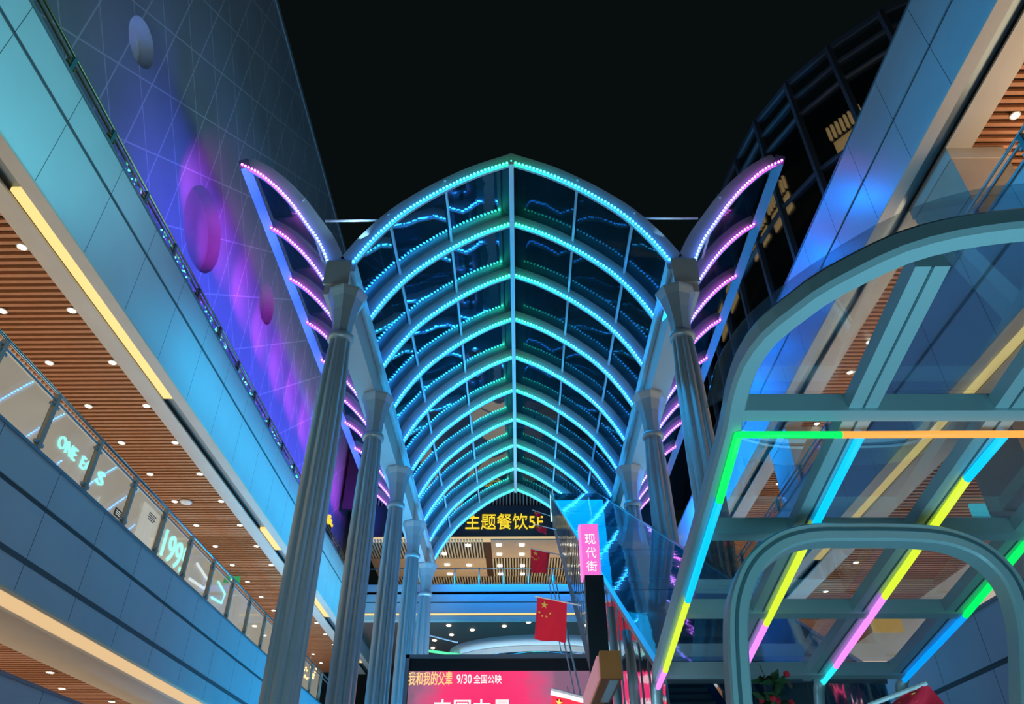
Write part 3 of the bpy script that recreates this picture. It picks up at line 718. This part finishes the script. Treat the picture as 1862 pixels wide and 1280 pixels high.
# ------------------------------------------------------------------ LED screen
YS = 24.0
t = thing('led_screen', 'large red advertising screen in a dark frame at the bottom centre', 'screen', (0, YS, 0))
x0 = P(745, 1197, Y=YS); zt = x0.z; zp = P(745, 1220, Y=YS).z; xl = x0.x; xr = 3.3; zb = 2.2
fr = MB(); fr.box(xl - .12, xl, YS - .05, YS + .4, zb, zt + .1); fr.box(xl - .12, xr + .12, YS - .05, YS + .4, zt, zt + .1); fr.box(xr, xr + .12, YS - .05, YS + .4, zb, zt); fr.box(xl - .12, xr + .12, YS - .05, YS + .4, zb - .12, zb)
fr.build('frame', M['steelgrey'], t)
MB().box(xl, xr, YS + .05, YS + .35, zb, zt).build('cabinet', M['black'], t)
d = MB().box(xl + .02, xr - .02, YS + .03, YS + .05, zb, zp).build('picture', M['screen'], t)
def stext(body, ax, ay, bx, by, m, lab):
    a = P(ax, by, Y=YS + .02); b = P(bx, ay, Y=YS + .02)
    text('screen_text', body, 1, m, d, (a.x, YS + .02, a.z), (1, 0, 0), (0, 0, 1), .004, b.x - a.x, b.z - a.z, label=lab, bold=.011)
stext('我和我的父辈', 742, 1221, 823, 1246, M['text_gold'], 'gold film title')
stext('9/30', 830, 1226, 858, 1243, M['text_white'], 'white date')
stext('全国公映', 861, 1226, 912, 1243, M['text_white'], 'white release line')
stext('中国力量', 788, 1271, 930, 1303, M['text_white'], 'large white headline cut by the bottom edge')
q = MB(); q.box(xl + .3, xl + .5, YS + .4, YS + .7, 0, zt - .2); q.box(xr - .5, xr - .3, YS + .4, YS + .7, 0, zt - .2); q.build('support_post', M['black'], t)

# ------------------------------------------------------------------ covered escalator
EX0, EX1 = 1.5, 3.72
zt_ = lambda y: .551 * y - 2.78 + CZ            # line of the roof
YT, YA = 31.9, 8.1
t = thing('escalator_tunnel', 'long blue glass-roofed escalator climbing to the upper floor at centre right', 'escalator', (EX0, YA, 0))
ns = 6
for i in range(ns):
    ya, yb = YA + (YT - YA) * i / ns + .02, YA + (YT - YA) * (i + 1) / ns - .02
    MB().prism([(EX0, ya, zt_(ya)), (EX1, ya, zt_(ya)), (EX1, yb, zt_(yb)), (EX0, yb, zt_(yb))], (0, -.012, .022)).build('roof_pane', M['escglass'], t)
    zb_ = lambda y: max(zt_(y) - .9 - .09 * max(0, YT - y), .35)
    for x in (EX0, EX1):
        MB().prism([(x, ya, zt_(ya) - .03), (x, yb, zt_(yb) - .03), (x, yb, zb_(yb)), (x, ya, zb_(ya))], (.015, 0, 0)).build('side_pane', M['sideglass'], t)
for x in (EX0, EX1):
    for i in range(40):
        y = YA + .4 + (YT - YA - .5) * i / 39; MB().box(x - .012, x + .012, y - .012, y + .012, zb_(y), zt_(y)).build('mullion', M['steelgrey'], t)
for x in (EX0, EX1): MB().bar((x, YA, zt_(YA)), (x, YT, zt_(YT)), .07, .07).build('roof_edge', M['rail'], t)
MB().bar((EX0, YA, zt_(YA)), (EX1, YA, zt_(YA)), .05, .05).build('end_edge', M['rail'], t)
MB().bar((EX0, YT, zt_(YT)), (EX0, YT, zt_(YT) - 1.35), .07, .07, (1, 0, 0)).build('end_light', emis('end_light_glow', (.5, .95, 1), 1.3), t)
yy = [YA + (YT - YA) * i / 12 for i in range(13)]
q = MB(); q.prism([(EX0 + .05, y, zb_(y) - .02) for y in yy] + [(EX0 + .05, y, max(zb_(y) - .75, 0)) for y in yy[::-1]], (EX1 - EX0 - .1, 0, 0)); q.build('truss', M['navy'], t)
for i in range(90): y = YA + 1 + (YT - YA - 1.2) * i / 89; MB().box(EX0 + .35, EX1 - .35, y - .13, y + .13, zb_(y) - .02, zb_(y) + .16).build('step', M['coping'], t)
for x in (EX0 + .25, EX1 - .25): MB().tube([(x, y, zb_(y) + .75) for y in yy[:-1]], .05, 8).build('handrail', M['black'], t, True)
for k_, dx in enumerate((0, .22, .4)):
    a, b = P(996 + 6 * k_, 1046, X=EX0 - .06 - .1 * k_), P(1036 + 11 * k_, 1275, X=EX0 - .06 - .1 * k_)
    MB().bar(a, b, .035, .035).build('side_rail', M['white'], t)

# ------------------------------------------------------------------ flags on the escalator flank
STAR = lambda r: [(r * (1 if i % 2 == 0 else .38) * math.sin(math.pi * i / 5), r * (1 if i % 2 == 0 else .38) * math.cos(math.pi * i / 5)) for i in range(10)]
def flag(label, Y, c4, pole, tilt=0., nx=10, wave=.04, pr=.018):
    # c4: pixel corners tl, tr, br, bl in the vertical plane at depth Y; first edge carries the pole
    tl, tr, br, bl = [P(*c, Y=Y) for c in c4]
    t = thing('flag', label, 'flag', tuple(tl), 'red flags with gold stars')
    W = lambda u, v: (tl * (1 - u) + tr * u) * (1 - v) + (bl * (1 - u) + br * u) * v + Vector((0, wave * (v + .25) * math.sin(u * 9 + v * 5), 0))
    q = MB(); n = nx; th = Vector((0, .008, 0))
    vs = [W(i / n, j / n) for j in range(n + 1) for i in range(n + 1)]
    fs = [(j * (n + 1) + i, j * (n + 1) + i + 1, (j + 1) * (n + 1) + i + 1, (j + 1) * (n + 1) + i) for j in range(n) for i in range(n)]
    K = len(vs); q.add(vs + [v + th for v in vs], fs + [tuple(K + x for x in f[::-1]) for f in fs]); cl = q.build('cloth', M['red'], t, True)
    up = ((tl - bl).normalized() + Vector((0, 0, 1))).normalized(); R = (tr - tl).normalized(); U = (tl - bl).normalized()
    size = (tr - tl).length
    for i, (u, v, r) in enumerate(((.25, .17, .13), (.10, .36, .05), (.20, .45, .05), (.34, .45, .05), (.45, .36, .05))):
        c = W(u, v) + Vector((0, -.012 - wave * .35, 0)); q = MB(); q.prism([c + R * a * size + U * b * size for a, b in STAR(r)], (0, .012, 0)); q.build('star', M['yellow'], cl)
    a, b = P(*pole[0], Y=Y), P(*pole[1], Y=Y); MB().tube([a, b], pr, 8).build('pole', M['white'], t)
    return t
flag('largest red star flag hanging beside the pink sign pillar', 17.0, ((977, 1085), (1031, 1095), (1029, 1168), (972, 1163)), ((973, 1084), (1057, 1101)))
flag('medium red star flag in front of the lit far floor', 20.8, ((965, 998), (1000, 1005), (993, 1042), (966, 1041)), ((963, 997), (1033, 1012)), pr=.016)
flag('small red star flag overlapping the yellow restaurant letters', 26.5, ((974, 954), (994, 958), (993, 972), (976, 965)), ((970, 953), (1012, 963)), pr=.016)
flag('tiny red star flag furthest up the escalator flank', 30.2, ((970, 928), (984, 934), (983, 942), (972, 938)), ((968, 927), (1000, 938)), pr=.014)
flag('red star flag cut by the bottom edge in front of the screen', 12.0, ((1003, 1262), (1058, 1276), (1062, 1350), (1000, 1340)), ((1002, 1257), (1062, 1272)), pr=.05)
flag('red star flag on a pale rod at the bottom right corner', 4.4, ((1660, 1250), (1690, 1246), (1745, 1330), (1560, 1330)), ((1580, 1282), (1684, 1242)), pr=.012)

# ------------------------------------------------------------------ pink street sign pillar and the brown box sign
Y = 10.0
t = thing('street_sign', 'upright pink lightbox street sign on a black post, centre right', 'sign', (1.05, Y, 0))
a, b = P(1053, 953, Y=Y), P(1095, 1045, Y=Y); w0 = P(1085, 953, Y=Y).x
xa, xb = a.x + .02, w0 + .015
bx_ = MB().box(xa, xb, Y, Y + .13, b.z, a.z).build('lightbox', M['pinkbox'], t)
MB().box(xa - .03, xa, Y, Y + .13, b.z - .06, a.z - .01).build('side_panel', emis('pink_side_glow', (1, .25, .75), 1.1), t)
hz = a.z - b.z
for i, ch in enumerate('现代街'):
    z = a.z - hz * (.20 + .265 * (i + .78)); text('sign_letter', ch, 1, M['text_white'], bx_, (xa + .05, Y - .004, z), (1, 0, 0), (0, 0, 1), .006, .145, .145)
MB().box(xa + .02, xb + .03, Y + .01, Y + .16, 2.9, b.z).build('post', M['black'], t)
MB().box(xa + .03, xb - .02, Y + .02, Y + .15, 0, 2.9).build('lower_post', M['steelgrey'], t)
# brown box
Y = 7.0
a, b = P(1090, 1183, Y=Y), P(1132, 1233, Y=Y)
t = thing('box_sign', 'brown square-ended box sign hanging below the pink street sign', 'sign', (a.x, Y, 0))
MB().box(a.x, b.x, Y, Y + 2.0, b.z, a.z).build('box', M['brown'], t)
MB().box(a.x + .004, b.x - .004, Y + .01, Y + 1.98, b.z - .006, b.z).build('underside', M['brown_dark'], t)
MB().box(a.x + .08, b.x - .03, Y + .05, Y + 1.0, b.z - .014, b.z - .006).build('metal_strip', M['steelgrey'], t)
MB().box(a.x + .07, b.x - .06, Y + 1.0, Y + 1.13, 0, b.z - .01).build('post', M['brown_dark'], t)
MB().box(a.x - .02, a.x, Y + .1, Y + 1.9, b.z + .02, a.z - .02).build('side_reflection', emis('side_reflection_glow', (.8, .35, .42), .5), t)  # glowing panel stands in for a pink reflection on the glossy side
# cyan pole
a, b = P(1111, 1105, Y=9.4), P(1112, 1185, Y=9.4)
o = MB().tube([(a.x, 9.4, 0), (a.x, 9.4, a.z)], .05, 12).build('round_pole', M['teal'], None, True); tag(o, 'slim cyan pole just right of the black sign post', 'pole')

# ------------------------------------------------------------------ glass entrance canopy in the right foreground
P0 = (0, 3.87, 2.288 + CZ); NV = Vector((0, .153, .988)).normalized(); DV = Vector((0, .988, -.153)).normalized()
R = lambda x, y: PP(x, y, P0, NV)
t = thing('entrance_canopy', 'foreground glass entrance canopy with coloured light tubes on teal beams', 'canopy', (3, 6, 4))
rim_px = [(1196, 1226), (1262, 1002), (1314, 822), (1330, 762), (1341, 705), (1361, 650), (1397, 600), (1442, 563), (1496, 523), (1568, 484), (1639, 451), (1711, 430), (1783, 417), (1862, 408), (1960, 402), (2080, 398)]
rim = [R(*p) for p in rim_px]
rs = smooth([(p.x, p.y) for p in rim], 60)
zof = lambda y: P0[2] - (y - P0[1]) * .153 / .988
rim3 = [Vector((p.x, p.y, zof(p.y))) for p in rs]
MB().sweep(rim3, [(-.075, -.04), (-.045, -.058), (.045, -.058), (.075, -.04), (.075, .04), (.045, .058), (-.045, .058), (-.075, .04)], NV).build('rim_beam', M['teal'], t)
ends = [((1342, 1190), (1546, 772), (1690, 474)), ((1474, 1230), (1798, 772), (1996, 497)), ((1626, 1225), (1846, 970), (2136, 639))]
def seg(a, b, w_, h_, name, m, dz=0.): 
    p, q = R(*a) + NV * dz, R(*b) + NV * dz; return MB().bar(p, q, w_, h_, NV).build(name, m, t)
for e in ends: seg(e[0], e[2], .17, .09, 'rafter', M['teal'], -.0); 
for e in ends:
    p, q = R(*e[0]) - NV * .047, R(*e[2]) - NV * .047; MB().bar(p, q, .012, .006, NV).build('joint_line', M['tealdark'], t)
for (ya, xa, xb) in ((741, 1338, 2010), (962, 1280, 1900), (1107, 1236, 1742), (1219, 1200, 1640)):
    p, q = R(xa, ya), R(xb, ya); MB().bar(p, q, .10, .13, NV).build('cross_beam', M['teal'], t)
# glass roof in bays, with an overhang past the rim
cols = [lambda y: None]
def xline(e, y):   # x of a rafter at depth y
    p, q = R(*e[0]), R(*e[2]); u = (y - p.y) / (q.y - p.y); return p.x + (q.x - p.x) * u
rows = [R(1400, 1219).y, R(1400, 1107).y, R(1400, 962).y, R(1400, 741).y]
lx = lambda y: R(1196, 1226).x + (R(1330, 762).x - R(1196, 1226).x) * (y - R(1196, 1226).y) / (R(1330, 762).y - R(1196, 1226).y)
L = [lx] + [lambda y, e=e: xline(e, y) for e in ends]
for i in range(3):
    for j in range(3):
        ya, yb = rows[i], rows[i + 1]
        pts = [Vector((L[j](ya), ya, zof(ya))), Vector((L[j + 1](ya), ya, zof(ya))), Vector((L[j + 1](yb), yb, zof(yb))), Vector((L[j](yb), yb, zof(yb)))]
        MB().prism([p + NV * .09 for p in pts], NV * .014).build('glass_pane', M['canglass'], t)
hang = [(1180, 1236), (1130, 1120), (1205, 1010), (1262, 850), (1290, 765), (1304, 700), (1328, 650), (1372, 595), (1432, 546), (1500, 499), (1600, 438), (1700, 394), (1800, 368), (1862, 360), (1990, 352)]
hp = [R(*p) for p in hang]; hs = smooth([(p.x, p.y) for p in hp[4:]], 24)
poly = [Vector((p.x, p.y, zof(p.y))) for p in hs] + [R(2010, 742), R(1338, 742)]
MB().prism([p + NV * .10 for p in poly], NV * .014).build('glass_pane', M['canglass'], t)
def tube(px, m_list, off=.125, r=.03):
    for (a, b), m_ in zip(zip(px[:-1], px[1:]), m_list):
        MB().tube([R(*a) - NV * off, R(*b) - NV * off], r, 10).build('light_tube', M[m_[0]], t, True, label=m_[1])
for nm, c in (('tube_green', (.0, .85, .12)), ('tube_cyan', (.0, .55, 1)), ('tube_yellow', (.62, .78, .03)), ('tube_pink', (.85, .25, .95)), ('tube_orange', (1, .38, .06)), ('tube_blue', (.0, .28, 1)), ('tube_teal', (.02, .75, .8))): M[nm] = emis(nm, c, 1.25)
G, C_, Y_, K_, OR_, B_, T_ = [(n_, l_) for n_, l_ in (('tube_green', 'green light tube'), ('tube_cyan', 'cyan light tube'), ('tube_yellow', 'yellow light tube'), ('tube_pink', 'pink light tube'), ('tube_orange', 'orange light tube'), ('tube_blue', 'blue light tube'), ('tube_teal', 'teal light tube'))]
tube([(1336, 768), (1303, 888), (1247, 1071), (1207, 1200), (1194, 1231)], [G, C_, Y_, K_], .1, .026)
tube([(1557, 778), (1478, 938), (1390, 1120), (1356, 1190)], [C_, Y_, K_], .07, .026)
tube([(1816, 776), (1750, 855), (1603, 1070), (1516, 1198), (1490, 1231)], [C_, Y_, K_, T_], .07, .026)
tube([(1880, 945), (1749, 1105), (1638, 1225)], [G, B_], .07, .026)
tube([(1337, 767), (1521, 767), (1990, 765)], [G, OR_], .1, .022)
# legs bending down from the low ends of the beams
for px in ((1195, 1228), (1490, 1228), (1640, 1224)):
    p = R(*px) - NV * .04
    pts = [p, p + DV * .1 + Vector((0, 0, -.05)), p + DV * .2 + Vector((0, 0, -.2)), p + DV * .22 + Vector((0, 0, -.5)), Vector((p.x, p.y + .22, 0))]
    MB().tube(pts, .055, 10).build('leg', M['teal'], t, True)
for px in ((2010, 741), (2080, 398)):
    p = R(*px); MB().bar((p.x, p.y, 0), p, .14, .14, (1, 0, 0)).build('leg', M['teal'], t)
# rounded steel portal in front of the canopy
Yp = 4.75
por = [(1344, 1280), (1338, 1186), (1338, 1119), (1346, 1078), (1363, 1038), (1390, 1008), (1427, 986), (1477, 975), (1544, 974), (1611, 974), (1679, 977), (1729, 986), (1779, 1008), (1820, 1045), (1843, 1085), (1857, 1135), (1863, 1186), (1866, 1280)]
pp = [P(*p, Y=Yp) for p in por]
pp = [Vector((pp[0].x, Yp, 0))] + pp + [Vector((pp[-1].x, Yp, 0))]
mid = smooth([(p.x, p.z) for p in pp[1:-1]], 60)
path = [Vector((pp[0].x, Yp, 0))] + [Vector((p.x, Yp, p.y)) for p in mid] + [Vector((pp[-1].x, Yp, 0))]
t = thing('steel_portal', 'rounded teal steel portal frame standing under the glass entrance canopy', 'portal', (2.7, Yp, 0))
MB().sweep(path, [(-.085, -.05), (-.065, -.063), (.065, -.063), (.085, -.05), (.085, .05), (.065, .063), (-.065, .063), (-.085, .05)], (0, 1, 0)).build('frame', M['teal'], t, False)
MB().sweep(path, [(-.091, -.02), (-.08, -.02), (-.08, .0), (-.091, .0)], (0, 1, 0)).build('seam_strip', M['tealdark'], t)

# curved grey post left of the canopy, and a planter behind the portal
o = MB().tube([P(1138, 1150, Y=7.9), P(1146, 1190, Y=7.75), P(1152, 1240, Y=7.7), Vector((P(1158, 1290, Y=7.7).x, 7.7, 0))], .05, 10).build('bent_post', M['steelgrey'], None, True)
tag(o, 'bent grey post at the low end of the escalator roof', 'post')
c = P(1400, 1262, Y=6.6)
t = thing('planter', 'small dark leafy shrub with red flowers low behind the portal leg', 'plant', (c.x, 6.6, 0))
MB().lathe([(.22, 0), (.3, .9), (.33, .95), (.3, .95)], (c.x, 6.6, 0), 20).build('pot', M['steelgrey'], t)
q = MB(); r = MB()
for i in range(140):
    a = random.uniform(0, 6.28); h = random.uniform(c.z - .9, c.z + .15); rr = random.uniform(.03, .2) * 1
    p = Vector((c.x + rr * math.cos(a), 6.6 + rr * math.sin(a), h)); d1 = Vector((random.uniform(-1, 1), random.uniform(-1, 1), random.uniform(-.3, 1))).normalized() * .14; d2 = d1.cross(Vector((.3, .5, .8))).normalized() * .035
    q.add([p, p + d1 * .5 + d2, p + d1, p + d1 * .5 - d2], [(0, 1, 2, 3)])
    if i % 9 == 0: MB().ico(p + d1, .03).build('flower', M['red'], t)
q.build('foliage', M['foliage'], t)
MB().tube([(c.x, 6.6, .9), (c.x, 6.6, c.z)], .02).build('stem', M['brown_dark'], t)
